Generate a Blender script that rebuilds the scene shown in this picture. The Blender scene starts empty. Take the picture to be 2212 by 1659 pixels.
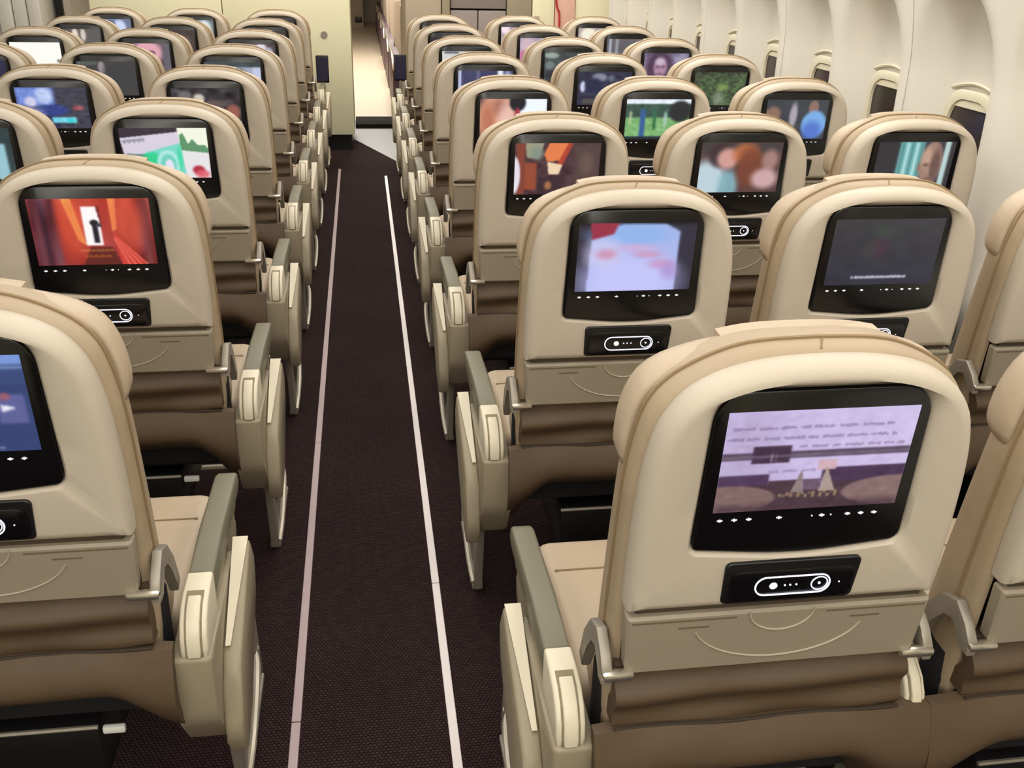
import bpy, bmesh, math, random
import numpy as np
from mathutils import Vector, Matrix
random.seed(7); RNG = np.random.RandomState(5)
scn = bpy.context.scene
COL = scn.collection
pi = math.pi

# ------------------------------------------------------------------ camera
F_PX, TH, PS, RO, CAM_H = 2110.7, 0.41949, 0.15327, 0.02455, 1.47
Fh = Vector((math.sin(PS), math.cos(PS), 0)); Rv = Vector((math.cos(PS), -math.sin(PS), 0)); Zv = Vector((0, 0, 1))
Fw = Fh*math.cos(TH) - Zv*math.sin(TH)
Dn = -Zv*math.cos(TH) - Fh*math.sin(TH)
cr = Rv*math.cos(RO) - Dn*math.sin(RO)
cd = Rv*math.sin(RO) + Dn*math.cos(RO)
cam = bpy.data.cameras.new('camera'); camo = bpy.data.objects.new('camera', cam); COL.objects.link(camo)
m = Matrix((cr, -cd, -Fw)).transposed().to_4x4(); m.translation = (0, 0, CAM_H)
camo.matrix_world = m
cam.sensor_width = 36; cam.lens = F_PX/2212*36; cam.clip_start = 0.05
scn.camera = camo

# ------------------------------------------------------------------ world, view
w = bpy.data.worlds.new('world'); scn.world = w; w.use_nodes = True
w.node_tree.nodes['Background'].inputs[0].default_value = (1, .92, .82, 1)
w.node_tree.nodes['Background'].inputs[1].default_value = 0.05
vs = scn.view_settings; vs.view_transform = 'Standard'; vs.look = 'None'; vs.gamma = 1; vs.use_curve_mapping = False
vs.exposure = -0.17

# ------------------------------------------------------------------ lights
def area(name, loc, sx, sy, power, col=(1, .972, .915), rot=(0, 0, 0)):
    l = bpy.data.lights.new(name, 'AREA'); l.shape = 'RECTANGLE'; l.size = sx; l.size_y = sy
    l.energy = power; l.color = col
    o = bpy.data.objects.new(name, l); COL.objects.link(o); o.location = loc; o.rotation_euler = rot
    return o
area('aisle_ceiling_light', (0.0, 3.3, 2.28), .9, 10.0, 84)
area('aisle_ceiling_light', (-2.1, 3.3, 2.28), .9, 10.0, 54)
area('centre_ceiling_light', (-1.05, 3.3, 2.3), .5, 10.0, 35)
area('sidewall_wash_light', (1.38, 3.8, 1.98), .12, 8.6, 50, (1, .975, .925), (0, math.radians(-22), 0))
area('window_row_ceiling_light', (1.0, 3.3, 2.25), .4, 10.0, 34)
area('rear_fill_light', (-.3, -1.35, 1.95), 3.0, .5, 30, (1, .97, .93), (math.radians(68), 0, 0))  # added fill from behind the camera for the seat backs, no real lamp
area('bulkhead_fill_light', (-.7, 6.9, 2.2), 3.4, .3, 16, (1, .975, .92), (math.radians(42), 0, 0))  # added wash that brightens the front bulkhead, no real lamp
area('galley_ceiling_light', (0.0, 12.6, 2.2), 1.2, 5.0, 190, (1, .96, .88))

# ------------------------------------------------------------------ materials
def s2l(c):
    c = np.asarray(c, float)/255.0
    return np.where(c <= .04045, c/12.92, ((c+.055)/1.055)**2.4)
MATS = {}
def mat(name, rgb, rough=.5, metal=0, bump=0, bscale=200, var=0, vscale=3, emit=None, estr=1, spec=.5, coat=0):
    if name in MATS: return MATS[name]
    mt = bpy.data.materials.new(name); mt.use_nodes = True; nt = mt.node_tree
    b = nt.nodes['Principled BSDF']; l = s2l(rgb)
    b.inputs['Base Color'].default_value = (*l, 1); b.inputs['Roughness'].default_value = rough
    b.inputs['Metallic'].default_value = metal; b.inputs['Specular IOR Level'].default_value = spec
    b.inputs['Coat Weight'].default_value = coat
    tc = nt.nodes.new('ShaderNodeTexCoord')
    if var:
        n = nt.nodes.new('ShaderNodeTexNoise'); n.inputs['Scale'].default_value = vscale; n.inputs['Detail'].default_value = 4
        nt.links.new(tc.outputs['Object'], n.inputs['Vector'])
        mx = nt.nodes.new('ShaderNodeMix'); mx.data_type = 'RGBA'
        mx.inputs[6].default_value = (*(l*(1-var)), 1); mx.inputs[7].default_value = (*np.minimum(l*(1+var), 1), 1)
        nt.links.new(n.outputs['Fac'], mx.inputs[0]); nt.links.new(mx.outputs[2], b.inputs['Base Color'])
    if bump:
        n = nt.nodes.new('ShaderNodeTexNoise'); n.inputs['Scale'].default_value = bscale; n.inputs['Detail'].default_value = 3
        nt.links.new(tc.outputs['Object'], n.inputs['Vector'])
        bp = nt.nodes.new('ShaderNodeBump'); bp.inputs['Strength'].default_value = bump; bp.inputs['Distance'].default_value = .004
        nt.links.new(n.outputs['Fac'], bp.inputs['Height']); nt.links.new(bp.outputs['Normal'], b.inputs['Normal'])
    if emit is not None:
        b.inputs['Emission Color'].default_value = (*s2l(emit), 1); b.inputs['Emission Strength'].default_value = estr
    MATS[name] = mt
    return mt
M_SHELL = mat('beige_plastic', (192, 180, 163), .45, bump=.05, bscale=600, var=.03)
M_TRAY = mat('beige_grey_plastic', (147, 136, 118), .5, bump=.05, bscale=600, var=.03)
M_LINE = mat('embossed_line', (166, 156, 138), .45)
M_GAP = mat('gap_shadow_brown', (70, 58, 44), .8)
M_LEATH = mat('tan_leather', (168, 149, 123), .5, bump=1.0, bscale=13, var=.08, vscale=9)
M_LEATHL = mat('light_tan_leather', (184, 165, 142), .48, bump=.7, bscale=18, var=.06, vscale=7)
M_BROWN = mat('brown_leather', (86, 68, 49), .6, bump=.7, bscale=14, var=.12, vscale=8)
M_SEAM = mat('stitched_seam', (140, 118, 86), .7)
M_CREASE = mat('crease_shade_brown', (52, 40, 30), .8)  # dark tone paints the shade in the crease below the pocket
M_SLOTSHADE = mat('slot_shade_beige', (132, 120, 96), .8)  # painted shading around the armrest pivot tab
M_SLOT = mat('shadow_slot', (104, 92, 72), .8)
M_BLACK = mat('gloss_black', (10, 9, 12), .22, spec=.5)
M_HOUSE = mat('black_housing', (16, 14, 16), .45)
M_DARK = mat('dark_underseat_fabric', (20, 18, 20), .85)
M_PAD = mat('grey_green_armrest_leather', (112, 108, 90), .5, bump=.12, bscale=60, var=.05, vscale=12)
M_CREAM = mat('cream_plastic', (212, 202, 180), .38)
M_CREAM2 = mat('warm_beige_plastic', (150, 138, 116), .45, var=.04)
M_CHROME = mat('brushed_metal', (215, 208, 195), .25, metal=.9)
M_TUBE = mat('light_metal_tube', (205, 196, 180), .35, metal=.5)
M_LEG = mat('grey_painted_metal', (150, 142, 130), .45, metal=.4)
M_GLOW = mat('white_glow', (240, 242, 255), .5, emit=(225, 230, 250), estr=1.15)
M_ICON = mat('icon_glow', (210, 210, 215), .5, emit=(215, 215, 220), estr=.9)
M_WALL = mat('ivory_wall_panel', (214, 209, 198), .45, var=.015)
M_BULK = mat('cream_bulkhead', (232, 226, 192), .5, var=.02)
M_GREYB = mat('warm_grey_laminate', (176, 160, 140), .5, var=.03)
M_GREYB2 = mat('grey_laminate', (140, 128, 122), .5, var=.03)
M_WGLASS = mat('night_window_glass', (52, 42, 38), .2)
M_WFRAME = mat('window_frame_plastic', (214, 206, 182), .4)
M_STRIPL = mat('mauve_floor_marking', (178, 156, 160), .4, var=.06, vscale=20)
M_STRIPR = mat('white_floor_marking', (232, 222, 220), .4, var=.04, vscale=20)
M_VINYL = mat('lilac_vinyl', (80, 73, 74), .4, var=.04)
M_VINYLB = mat('pale_vinyl', (222, 204, 180), .35, var=.08, vscale=6)
M_SILL = mat('threshold_metal', (40, 35, 31), .9, spec=.1)
M_PURP = mat('purple_leather', (88, 66, 74), .5, bump=.2, bscale=30)
M_NAVY = mat('navy_display', (30, 28, 48), .3, emit=(50, 44, 80), estr=.12)
M_RED = mat('red_cord', (170, 40, 40), .6)
M_PINK = mat('pink_panel', (222, 178, 160), .5, var=.04)
M_CEIL = mat('ceiling_white', (235, 230, 215), .7)
M_WHITE = mat('white_plastic_tab', (235, 235, 230), .4)

def carpet_mat():
    mt = bpy.data.materials.new('woven_carpet'); mt.use_nodes = True; nt = mt.node_tree; b = nt.nodes['Principled BSDF']
    b.inputs['Roughness'].default_value = .95; b.inputs['Specular IOR Level'].default_value = .1
    tc = nt.nodes.new('ShaderNodeTexCoord')
    mp = nt.nodes.new('ShaderNodeMapping'); mp.inputs['Scale'].default_value = (1, 1, 1)
    nt.links.new(tc.outputs['Object'], mp.inputs['Vector'])
    br = nt.nodes.new('ShaderNodeTexBrick'); br.inputs['Scale'].default_value = 70
    br.inputs['Brick Width'].default_value = .62; br.inputs['Row Height'].default_value = .52; br.inputs['Mortar Size'].default_value = .12
    br.inputs['Mortar Smooth'].default_value = .6
    br.inputs['Color1'].default_value = (*s2l((66, 52, 50)), 1); br.inputs['Color2'].default_value = (*s2l((54, 40, 40)), 1)
    br.inputs['Mortar'].default_value = (*s2l((30, 21, 23)), 1)
    nt.links.new(mp.outputs['Vector'], br.inputs['Vector'])
    n = nt.nodes.new('ShaderNodeTexNoise'); n.inputs['Scale'].default_value = 5; n.inputs['Detail'].default_value = 5
    nt.links.new(tc.outputs['Object'], n.inputs['Vector'])
    mx = nt.nodes.new('ShaderNodeMix'); mx.data_type = 'RGBA'; mx.blend_type = 'MULTIPLY'; mx.inputs[0].default_value = .5
    rp = nt.nodes.new('ShaderNodeValToRGB'); rp.color_ramp.elements[0].color = (.55, .5, .52, 1); rp.color_ramp.elements[1].color = (1.3, 1.2, 1.15, 1)
    nt.links.new(n.outputs['Fac'], rp.inputs[0]); nt.links.new(br.outputs['Color'], mx.inputs[6]); nt.links.new(rp.outputs[0], mx.inputs[7])
    nt.links.new(mx.outputs[2], b.inputs['Base Color'])
    bp = nt.nodes.new('ShaderNodeBump'); bp.inputs['Strength'].default_value = .6; bp.inputs['Distance'].default_value = .002
    nt.links.new(br.outputs['Fac'], bp.inputs['Height']); bp.invert = True
    nt.links.new(bp.outputs['Normal'], b.inputs['Normal'])
    return mt
M_CARPET = carpet_mat()

def screen_mat():
    mt = bpy.data.materials.new('display_picture'); mt.use_nodes = True; nt = mt.node_tree; b = nt.nodes['Principled BSDF']
    b.inputs['Base Color'].default_value = (.01, .01, .012, 1); b.inputs['Roughness'].default_value = .3
    a = nt.nodes.new('ShaderNodeAttribute'); a.attribute_name = 'picture'
    nt.links.new(a.outputs['Color'], b.inputs['Emission Color']); b.inputs['Emission Strength'].default_value = 1.15
    return mt
M_SCREEN = screen_mat()

# ------------------------------------------------------------------ mesh helpers
def finish(bm, name, material, parent=None, smooth=True, angle=38):
    me = bpy.data.meshes.new(name); bmesh.ops.recalc_face_normals(bm, faces=bm.faces[:]); bm.to_mesh(me); bm.free()
    return obj(me, name, material, parent, smooth, angle)
def obj(me, name, material, parent=None, smooth=True, angle=38):
    if smooth:
        me.shade_smooth()
        me.set_sharp_from_angle(angle=math.radians(angle))
    me.materials.append(material)
    o = bpy.data.objects.new(name, me); COL.objects.link(o)
    if parent: o.parent = parent
    return o
def add_rbox(bm, x0, x1, y0, y1, z0, z1, r=.005, seg=2):
    g = bmesh.ops.create_cube(bm, size=1); v = g['verts']
    bmesh.ops.scale(bm, vec=(x1-x0, y1-y0, z1-z0), verts=v)
    bmesh.ops.translate(bm, vec=((x0+x1)/2, (y0+y1)/2, (z0+z1)/2), verts=v)
    if r > 0:
        es = list({e for a in v for e in a.link_edges})
        bmesh.ops.bevel(bm, geom=es, offset=r, segments=seg, affect='EDGES', profile=.5)
def rbox(name, material, parent, *a, **k):
    bm = bmesh.new(); add_rbox(bm, *a, **k); return finish(bm, name, material, parent)
def add_tube(bm, pts, r, n=8, closed=False):
    pts = [Vector(p) for p in pts]; rings = []
    N = len(pts)
    up = None
    for i, p in enumerate(pts):
        if closed: t = (pts[(i+1) % N]-pts[i-1]).normalized()
        else: t = (pts[min(i+1, N-1)]-pts[max(i-1, 0)]).normalized()
        if up is None:
            up = Vector((0, 0, 1)) if abs(t.z) < .9 else Vector((1, 0, 0))
        a = t.cross(up).normalized(); up = a.cross(t).normalized()
        rings.append([bm.verts.new(p + (a*math.cos(2*pi*k/n) + up*math.sin(2*pi*k/n))*r) for k in range(n)])
    for i in range(N if closed else N-1):
        A, B = rings[i], rings[(i+1) % N]
        for k in range(n): bm.faces.new((A[k], A[(k+1) % n], B[(k+1) % n], B[k]))
    if not closed:
        bm.faces.new(rings[0]); bm.faces.new(rings[-1])
def add_loft(bm, rings, cap0=True, cap1=True):
    R = [[bm.verts.new(p) for p in r] for r in rings]; n = len(R[0])
    for A, B in zip(R, R[1:]):
        for k in range(n): bm.faces.new((A[k], A[(k+1) % n], B[(k+1) % n], B[k]))
    if cap0: bm.faces.new(R[0])
    if cap1: bm.faces.new(R[-1])
    return R
def add_prism(bm, prof, x0, x1, r=.004, seg=2):   # profile in (y,z), extruded along x
    a = [bm.verts.new((x0, y, z)) for y, z in prof]; b = [bm.verts.new((x1, y, z)) for y, z in prof]
    fs = [bm.faces.new(a), bm.faces.new(b)]
    for k in range(len(a)): fs.append(bm.faces.new((a[k], a[(k+1) % len(a)], b[(k+1) % len(a)], b[k])))
    if r > 0:
        es = [e for e in fs[0].edges] + [e for e in fs[1].edges]
        bmesh.ops.bevel(bm, geom=es, offset=r, segments=seg, affect='EDGES', profile=.5)
def rounded_poly(pts, radii, n=6):
    out = []; N = len(pts)
    for i in range(N):
        p = Vector(pts[i]); a = (Vector(pts[i-1])-p); b = (Vector(pts[(i+1) % N])-p); r = radii[i]
        if r <= 0: out.append(tuple(p)); continue
        an = a.normalized(); bn = b.normalized(); ang = math.acos(max(-1, min(1, an.dot(bn))))
        d = min(r/math.tan(ang/2), a.length*.49, b.length*.49); r2 = d*math.tan(ang/2)
        p0 = p+an*d; p1 = p+bn*d; c = p+(an+bn).normalized()*(r2/math.sin(ang/2))
        a0 = math.atan2(p0.y-c.y, p0.x-c.x); a1 = math.atan2(p1.y-c.y, p1.x-c.x); da = a1-a0
        while da > pi: da -= 2*pi
        while da < -pi: da += 2*pi
        for k in range(n+1):
            t = a0+da*k/n; out.append((c.x+r2*math.cos(t), c.y+r2*math.sin(t)))
    return out
def catmull(pts, n=6):
    P = [Vector(p) for p in pts]; out = []
    for i in range(len(P)-1):
        p0 = P[max(i-1, 0)]; p1 = P[i]; p2 = P[i+1]; p3 = P[min(i+2, len(P)-1)]
        for k in range(n):
            t = k/n
            out.append(.5*((2*p1)+(p2-p0)*t+(2*p0-5*p1+4*p2-p3)*t*t+(3*p1-p0-3*p2+p3)*t**3))
    out.append(P[-1]); return [tuple(v) for v in out]
def resample_by_angle(poly, c, N):
    """points where rays from c hit the closed polygon, at N fixed angles"""
    out = []
    P = [Vector(p) for p in poly]
    for k in range(N):
        t = 2*pi*k/N; d = Vector((math.cos(t), math.sin(t))); best = None
        for i in range(len(P)):
            a = P[i]-Vector(c); b = P[(i+1) % len(P)]-Vector(c); e = b-a
            den = d.x*e.y-d.y*e.x
            if abs(den) < 1e-12: continue
            s = (a.x*e.y-a.y*e.x)/den; u = (a.x*d.y-a.y*d.x)/den
            if s > 0 and -1e-6 <= u <= 1+1e-6 and (best is None or s > best): best = s
        out.append((c[0]+d.x*best, c[1]+d.y*best))
    return out
def offset_poly(poly, d):
    """inset (d>0) of a closed polygon along vertex normals"""
    P = [Vector(p) for p in poly]; N = len(P); out = []
    ar = sum(P[i].x*P[(i+1) % N].y-P[(i+1) % N].x*P[i].y for i in range(N))
    sg = 1 if ar > 0 else -1
    for i in range(N):
        t = (P[(i+1) % N]-P[i-1]).normalized(); n = Vector((-t.y, t.x))*sg
        out.append(tuple(P[i]+n*d))
    return out

def empty(name, loc=(0, 0, 0), label=None, cat=None, group=None, parent=None):
    o = bpy.data.objects.new(name, None); COL.objects.link(o); o.location = loc; o.empty_display_size = .05
    if label: o['label'] = label
    if cat: o['category'] = cat
    if group: o['group'] = group
    if parent: o.parent = parent
    return o
def tag(o, label, cat, group=None):
    o['label'] = label; o['category'] = cat
    if group: o['group'] = group
    return o
def struct(o): o['kind'] = 'structure'; return o

# ------------------------------------------------------------------ structure
def quad_grid(name, material, fn, nu, nv, parent=None, thick=0):
    bm = bmesh.new(); V = [[bm.verts.new(fn(i/nu, j/nv)) for j in range(nv+1)] for i in range(nu+1)]
    for i in range(nu):
        for j in range(nv): bm.faces.new((V[i][j], V[i+1][j], V[i+1][j+1], V[i][j+1]))
    o = finish(bm, name, material, parent); return o
YF = 7.8
floor = struct(rbox('floor', M_CARPET, None, -4.0, 1.98, -1.5, 8.25, -.06, 0, r=0))
struct(rbox('ceiling', M_CEIL, None, -4.0, 2.0, -1.5, 22.0, 2.36, 2.42, r=0))
struct(rbox('wall_back', M_BULK, None, -4.0, 2.0, -1.56, -1.5, 0, 2.36, r=0))
struct(rbox('wall_left', M_WALL, None, -4.06, -4.0, -1.5, 22.0, 0, 2.36, r=0))
wall_right = struct(rbox('wall_right', M_GAP, None, 1.965, 2.02, -1.5, 22.0, 0, 2.36, r=0))

WY0, WP = 2.95, .533
def sm(t): t = max(0., min(1., t)); return t*t*(3-2*t)
def wall_x(y, z):
    c = 1.815
    if z > 1.12: c -= .30*(z-1.12)**1.6
    k = round((y-WY0)/WP); wy = abs(y-(WY0+k*WP))
    top = 1.42
    hw = .235
    if z > 1.0: 
        q = (z-1.0)/(top-1.0)
        hw = .235*math.sqrt(max(0, 1-q**3.0)) if q < 1 else 0
    dep = .105*sm((hw-wy)/.13)*sm((z-.50)/.16)
    return c+dep
def panel(y0, y1):
    ny = 34; zs = [0, .45]+[.5+.025*i for i in range(42)]+[1.6, 1.7, 1.8, 1.9, 2.0, 2.1, 2.2, 2.36]
    bm = bmesh.new(); V = []
    for i in range(ny+1):
        y = y0+(y1-y0)*i/ny; e = .012 if i in (0, ny) else 0
        V.append([bm.verts.new((wall_x(y, z)+e, y, z)) for z in zs])
    for i in range(ny):
        for j in range(len(zs)-1): bm.faces.new((V[i][j], V[i+1][j], V[i+1][j+1], V[i][j+1]))
    # thin return edges so the panel has depth
    for col, s in ((V[0], -1), (V[-1], 1)):
        back = [bm.verts.new((v.co.x+.03, v.co.y, v.co.z)) for v in col]
        for j in range(len(zs)-1): bm.faces.new((col[j], col[j+1], back[j+1], back[j]))
    return finish(bm, 'sidewall_panel', M_WALL, wall_right, angle=60)
k0 = -8
wins = []
for n in range(9):
    a = WY0-WP/2+WP*(2*n-7)   # panels two windows wide, joint on a rib
    b = a+2*WP
    if a > YF+.6: continue
    panel(a+.003, min(b, YF+.35)-.003)
wn = 0
for k in range(-5, 10):
    yc = WY0+k*WP
    if yc > YF-.1 or yc < .2: continue
    wn += 1
    x = wall_x(yc, .9)-.006
    W = struct(empty('window_%d' % wn, (x, yc, .885)))
    out = rounded_poly([(-.142, -.205), (.142, -.205), (.142, .205), (-.142, .205)], [.09]*4, 7)
    inn = rounded_poly([(-.112, -.172), (.112, -.172), (.112, .172), (-.112, .172)], [.075]*4, 7)
    bm = bmesh.new()
    add_loft(bm, [[(.004, a, b) for a, b in out], [(-.010, a, b) for a, b in out], [(-.014, a*.96, b*.97) for a, b in out],
                  [(-.012, a*1.03, b*1.02) for a, b in inn], [(.002, a, b) for a, b in inn]], False, False)
    finish(bm, 'window_frame', M_WFRAME, W)
    bm = bmesh.new(); bm.faces.new([bm.verts.new((-.002, a, b)) for a, b in inn]); 
    g_ = bmesh.ops.extrude_face_region(bm, geom=bm.faces[:]); bmesh.ops.translate(bm, vec=(.004, 0, 0), verts=[v for v in g_['geom'] if isinstance(v, bmesh.types.BMVert)])
    g = finish(bm, 'pane', M_WGLASS, W, smooth=False)
    # shade pulled a little way down
    sh = [(a, b) for a, b in inn if b > .150]
    bm = bmesh.new(); sh = [(-.100, .150)]+sorted([p for p in sh], key=lambda p: p[0])+[(.100, .150)]
    add_loft(bm, [[(-.004, a, b) for a, b in sh], [(-.007, a, b) for a, b in sh]])
    finish(bm, 'window_shade', M_WFRAME, W, smooth=False)
    # brow moulding over the window
    arc = [(-.15+.30*i/12, .196+.030*math.sin(pi*i/12)) for i in range(13)]
    bm = bmesh.new(); add_tube(bm, [(-.002, a, b) for a, b in arc], .006, 6); finish(bm, 'brow_moulding', M_WFRAME, W)

# front bulkheads and passage -----------------------------------------------------------
bk = struct(empty('wall_front', (0, 0, 0)))
rbox('bulkhead_panel', M_BULK, bk, -1.905, -.993, YF, YF+.9, .12, 2.36, r=.006)
rbox('bulkhead_panel', M_BULK, bk, -.987, -.075, YF, YF+.9, .12, 2.36, r=.006)
rbox('kick_recess', M_HOUSE, bk, -1.88, -.10, YF+.035, YF+.86, 0, .12, r=0)
bm = bmesh.new(); bmesh.ops.create_cone(bm, cap_ends=True, segments=20, radius1=.026, radius2=.022, depth=.012, matrix=Matrix.Translation((-.271, YF-.006, .852)) @ Matrix.Rotation(pi/2, 4, 'X'))
finish(bm, 'latch_cover', M_GREYB2, bk)
rp = struct(empty('wall_front_right', (0, 0, 0)))
rbox('cabinet_panel', M_GREYB, rp, .335, .600, YF, YF+.9, 0, 2.36, r=.006)
rbox('vertical_post', M_CREAM2, rp, .606, .665, YF-.012, YF+.9, 0, 2.36, r=.008)
rbox('cabinet_panel', M_GREYB2, rp, .671, 1.09, YF+.01, YF+.9, 1.048, 2.36, r=.006)
rbox('cabinet_panel', M_GREYB2, rp, .671, .875, YF+.01, YF+.9, 0, 1.036, r=.006)
rbox('cabinet_panel', M_GREYB2, rp, .881, 1.09, YF+.01, YF+.9, 0, 1.036, r=.006)
rbox('cabinet_panel', M_CREAM2, rp, 1.096, 1.285, YF, YF+.9, 0, 2.36, r=.006)
rbox('cabinet_panel', M_BULK, rp, 1.291, 1.46, YF, YF+.9, 0, 2.36, r=.006)
rbox('cabinet_panel', M_PINK, rp, 1.466, 1.62, YF, YF+.9, 0, 2.36, r=.006)
rbox('cabinet_panel', M_BULK, rp, 1.626, 1.96, YF+.02, YF+.9, 0, 2.36, r=.006)
rbox('latch', M_GREYB, rp, 1.305, 1.345, YF-.012, YF, .955, 1.005, r=.004)
lp = struct(empty('wall_front_left', (0, 0, 0)))
rbox('cabinet_panel', M_GREYB, lp, -2.17, -1.93, YF+2.2, YF+2.3, 0, 2.36, r=.006)
for i, (a, b) in enumerate([(-2.33, -2.24), (-2.43, -2.336), (-2.53, -2.436), (-2.80, -2.536), (-3.3, -2.806), (-3.98, -3.306)]):
    rbox('cabinet_panel', M_WALL, lp, a, b, YF+.012*(i % 2), YF+.8, 0, 2.36, r=.012)
rbox('dark_gap_slab', M_DARK, lp, -2.225, -2.185, YF+.3, YF+.4, .2, 1.9, r=.01)  # added dark slab standing in for the shaded gap between cabinets
# vinyl floor of the cross-aisle, wedge-shaped start, and bright floor beyond
bm = bmesh.new()
prof = [(-.10, 8.31), (.235, 7.33), (.335, 7.2), (.335, 8.82), (-.10, 8.82)]
add_loft(bm, [[(x, y, .000) for x, y in prof], [(x, y, .004) for x, y in prof]])
tag(finish(bm, 'floor_vinyl', M_VINYL, None, smooth=False), 'lilac grey vinyl floor patch with slanted edge at the aisle end', 'floor')
tag(rbox('threshold_plate', M_SILL, None, -.075, .335, 8.82, 9.25, 0, .035, r=.004), 'brown grey threshold plate across the aisle end', 'threshold')
struct(rbox('floor_forward', M_VINYLB, None, -4.0, 2.0, 9.25, 22.0, -.06, .0, r=0))
struct(rbox('wall_forward', M_GREYB, None, -4.0, 2.0, 21.9, 22.0, 0, 2.36, r=0))
struct(rbox('floor_galley', M_VINYL, None, -4.0, 2.0, 8.25, 9.25, -.06, 0.0, r=0))
# slim cable hanging on the right partition
bm = bmesh.new(); add_tube(bm, catmull([(1.452, YF-.012, 2.3), (1.455, YF-.012, 1.5), (1.470, YF-.012, 1.12), (1.495, YF-.012, 1.03), (1.500, YF-.012, .95), (1.500, YF-.012, .86)], 5), .008, 6)
tag(finish(bm, 'hanging_cord', M_RED), 'thin red cord hanging down the pink and cream front panel', 'cord')

# ------------------------------------------------------------------ seat parts
TA = math.radians(5.6); ZT = 1.03
def S(x, s, d): # shell coordinates -> seat local
    s = s*.968 if s < 0 else s
    return Vector((x, -math.sin(TA)*s+math.cos(TA)*d, ZT+math.cos(TA)*s+math.sin(TA)*d))
half = catmull([(0, .031), (.05, .029), (.095, .022), (.132, .009), (.162, -.012), (.184, -.045), (.195, -.085), (.201, -.135), (.204, -.2), (.205, -.26), (.205, -.324)], 4)
outl = half + [(-x, s) for x, s in reversed(half[1:])]
CEN = (0, -.12); NA = 96
OUT = resample_by_angle(outl, CEN, NA)
bez = rounded_poly([(-.129, .0), (.129, .0), (.134, -.228), (.0, -.243), (-.134, -.228)], [.040, .040, .016, .5, .010], 6)
BEZ = resample_by_angle(bez, CEN, NA)
bez_in = offset_poly(bez, .0)

def copyable(f): return f
def make_back_shell(parent):
    bm = bmesh.new()
    def ring(off, d): return [S(x, s, d) for x, s in offset_poly(OUT, off)]
    lip = resample_by_angle(rounded_poly([(-.137, .008), (.137, .008), (.140, -.233), (0, -.2475), (-.140, -.233)], [.045, .045, .016, .5, .012], 6), CEN, NA)
    rings = [ring(.004, .040), ring(0, .034), ring(0, .020), ring(.0015, .012), ring(.005, .0060), ring(.010, .0022), ring(.0145, .0005), ring(.018, 0),
             [S(x, s, .003) for x, s in lip], [S(x, s, .012) for x, s in BEZ], [S(x, s, .03) for x, s in BEZ]]
    add_loft(bm, rings, False, True)
    o = finish(bm, 'back_shell', M_SHELL, parent, angle=50)
    return o
def make_cushion(parent):
    bm = bmesh.new()
    # outline going lower than the shell; depth grows towards the seat
    h2 = catmull([(0, .035), (.06, .033), (.1, .026), (.14, .009), (.17, -.012), (.191, -.042), (.202, -.085), (.208, -.14), (.210, -.2), (.211, -.3), (.211, -.42), (.208, -.58)], 4)
    o2 = h2+[(-x, s) for x, s in reversed(h2[1:])]
    def ring(off, d):
        out = []
        for x, s in offset_poly(o2, off):
            t = max(0, min(1, (.0-s)/.56)); g = 1+.35*t
            out.append(S(x, s, .035+(d-.035)*g))
        return out
    add_loft(bm, [ring(.014, .034), ring(.004, .037), ring(0, .048), ring(.0005, .075), ring(.004, .10), ring(.013, .12), ring(.03, .135), ring(.06, .14)], False, True)
    c = finish(bm, 'back_cushion', M_LEATH, parent, angle=80)
    # piping seam round the cushion, and cross seams on top
    bm = bmesh.new(); ed = [S(x, s, .078) for x, s in offset_poly(h2, 0)] 
    pts = [p for p in h2 if p[1] > -.5]
    pts = [(-x, s) for x, s in reversed(pts[1:])]+pts
    def dd(s): return .035+(.064-.035)*(1+.35*max(0, min(1, -s/.56)))
    add_tube(bm, [S(x*1.004, s+.0012, dd(s)) for x, s in pts], .0022, 5)
    finish(bm, 'piping', M_SEAM, c)
    bm = bmesh.new(); add_tube(bm, [S(-.004, .0325, .040), S(.0, .0350, .050), S(.006, .0350, .062)], .0014, 5); finish(bm, 'cross_seam', M_SEAM, c)
    return c
def make_headrest(parent):
    bm = bmesh.new()
    h2 = catmull([(0, .028), (.06, .026), (.1, .020), (.145, .005), (.178, -.014), (.199, -.040), (.211, -.078), (.2145, -.115), (.211, -.140), (.200, -.156)], 4)
    o2 = h2+[(-x, s) for x, s in reversed(h2[1:])]
    o2 = resample_by_angle(o2, (0, -.06), 80)
    ring = lambda off, d, k=0: [S(x, s, d+k*max(0, abs(x)-.1)) for x, s in offset_poly(o2, off)]
    add_loft(bm, [ring(.018, .080), ring(.006, .074), ring(.001, .080), ring(0, .088, .06), ring(.001, .102, .12), ring(.007, .118, .15), ring(.020, .130, .12), ring(.045, .137, .06)], True, True)
    h = finish(bm, 'headrest', M_LEATHL, parent, angle=80)
    # raised cover flap on the top with its end seam
    top = [(x, s) for x, s in catmull([(-.10, .0195), (-.06, .0262), (0, .0282), (.06, .0262), (.10, .0195)], 6)]
    bm = bmesh.new()
    add_loft(bm, [[S(x, s-.004, .078) for x, s in top]+[S(x, s-.008, .125) for x, s in reversed(top)],
                  [S(x, s+.0025, .080) for x, s in top]+[S(x, s+.001, .122) for x, s in reversed(top)]])
    finish(bm, 'headrest_flap', M_LEATHL, h, angle=60)
    return h
def flat_shape(bm, pts, d0, d1):
    add_loft(bm, [[S(x, s, d0) for x, s in pts], [S(x, s, d1) for x, s in pts]])
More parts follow.
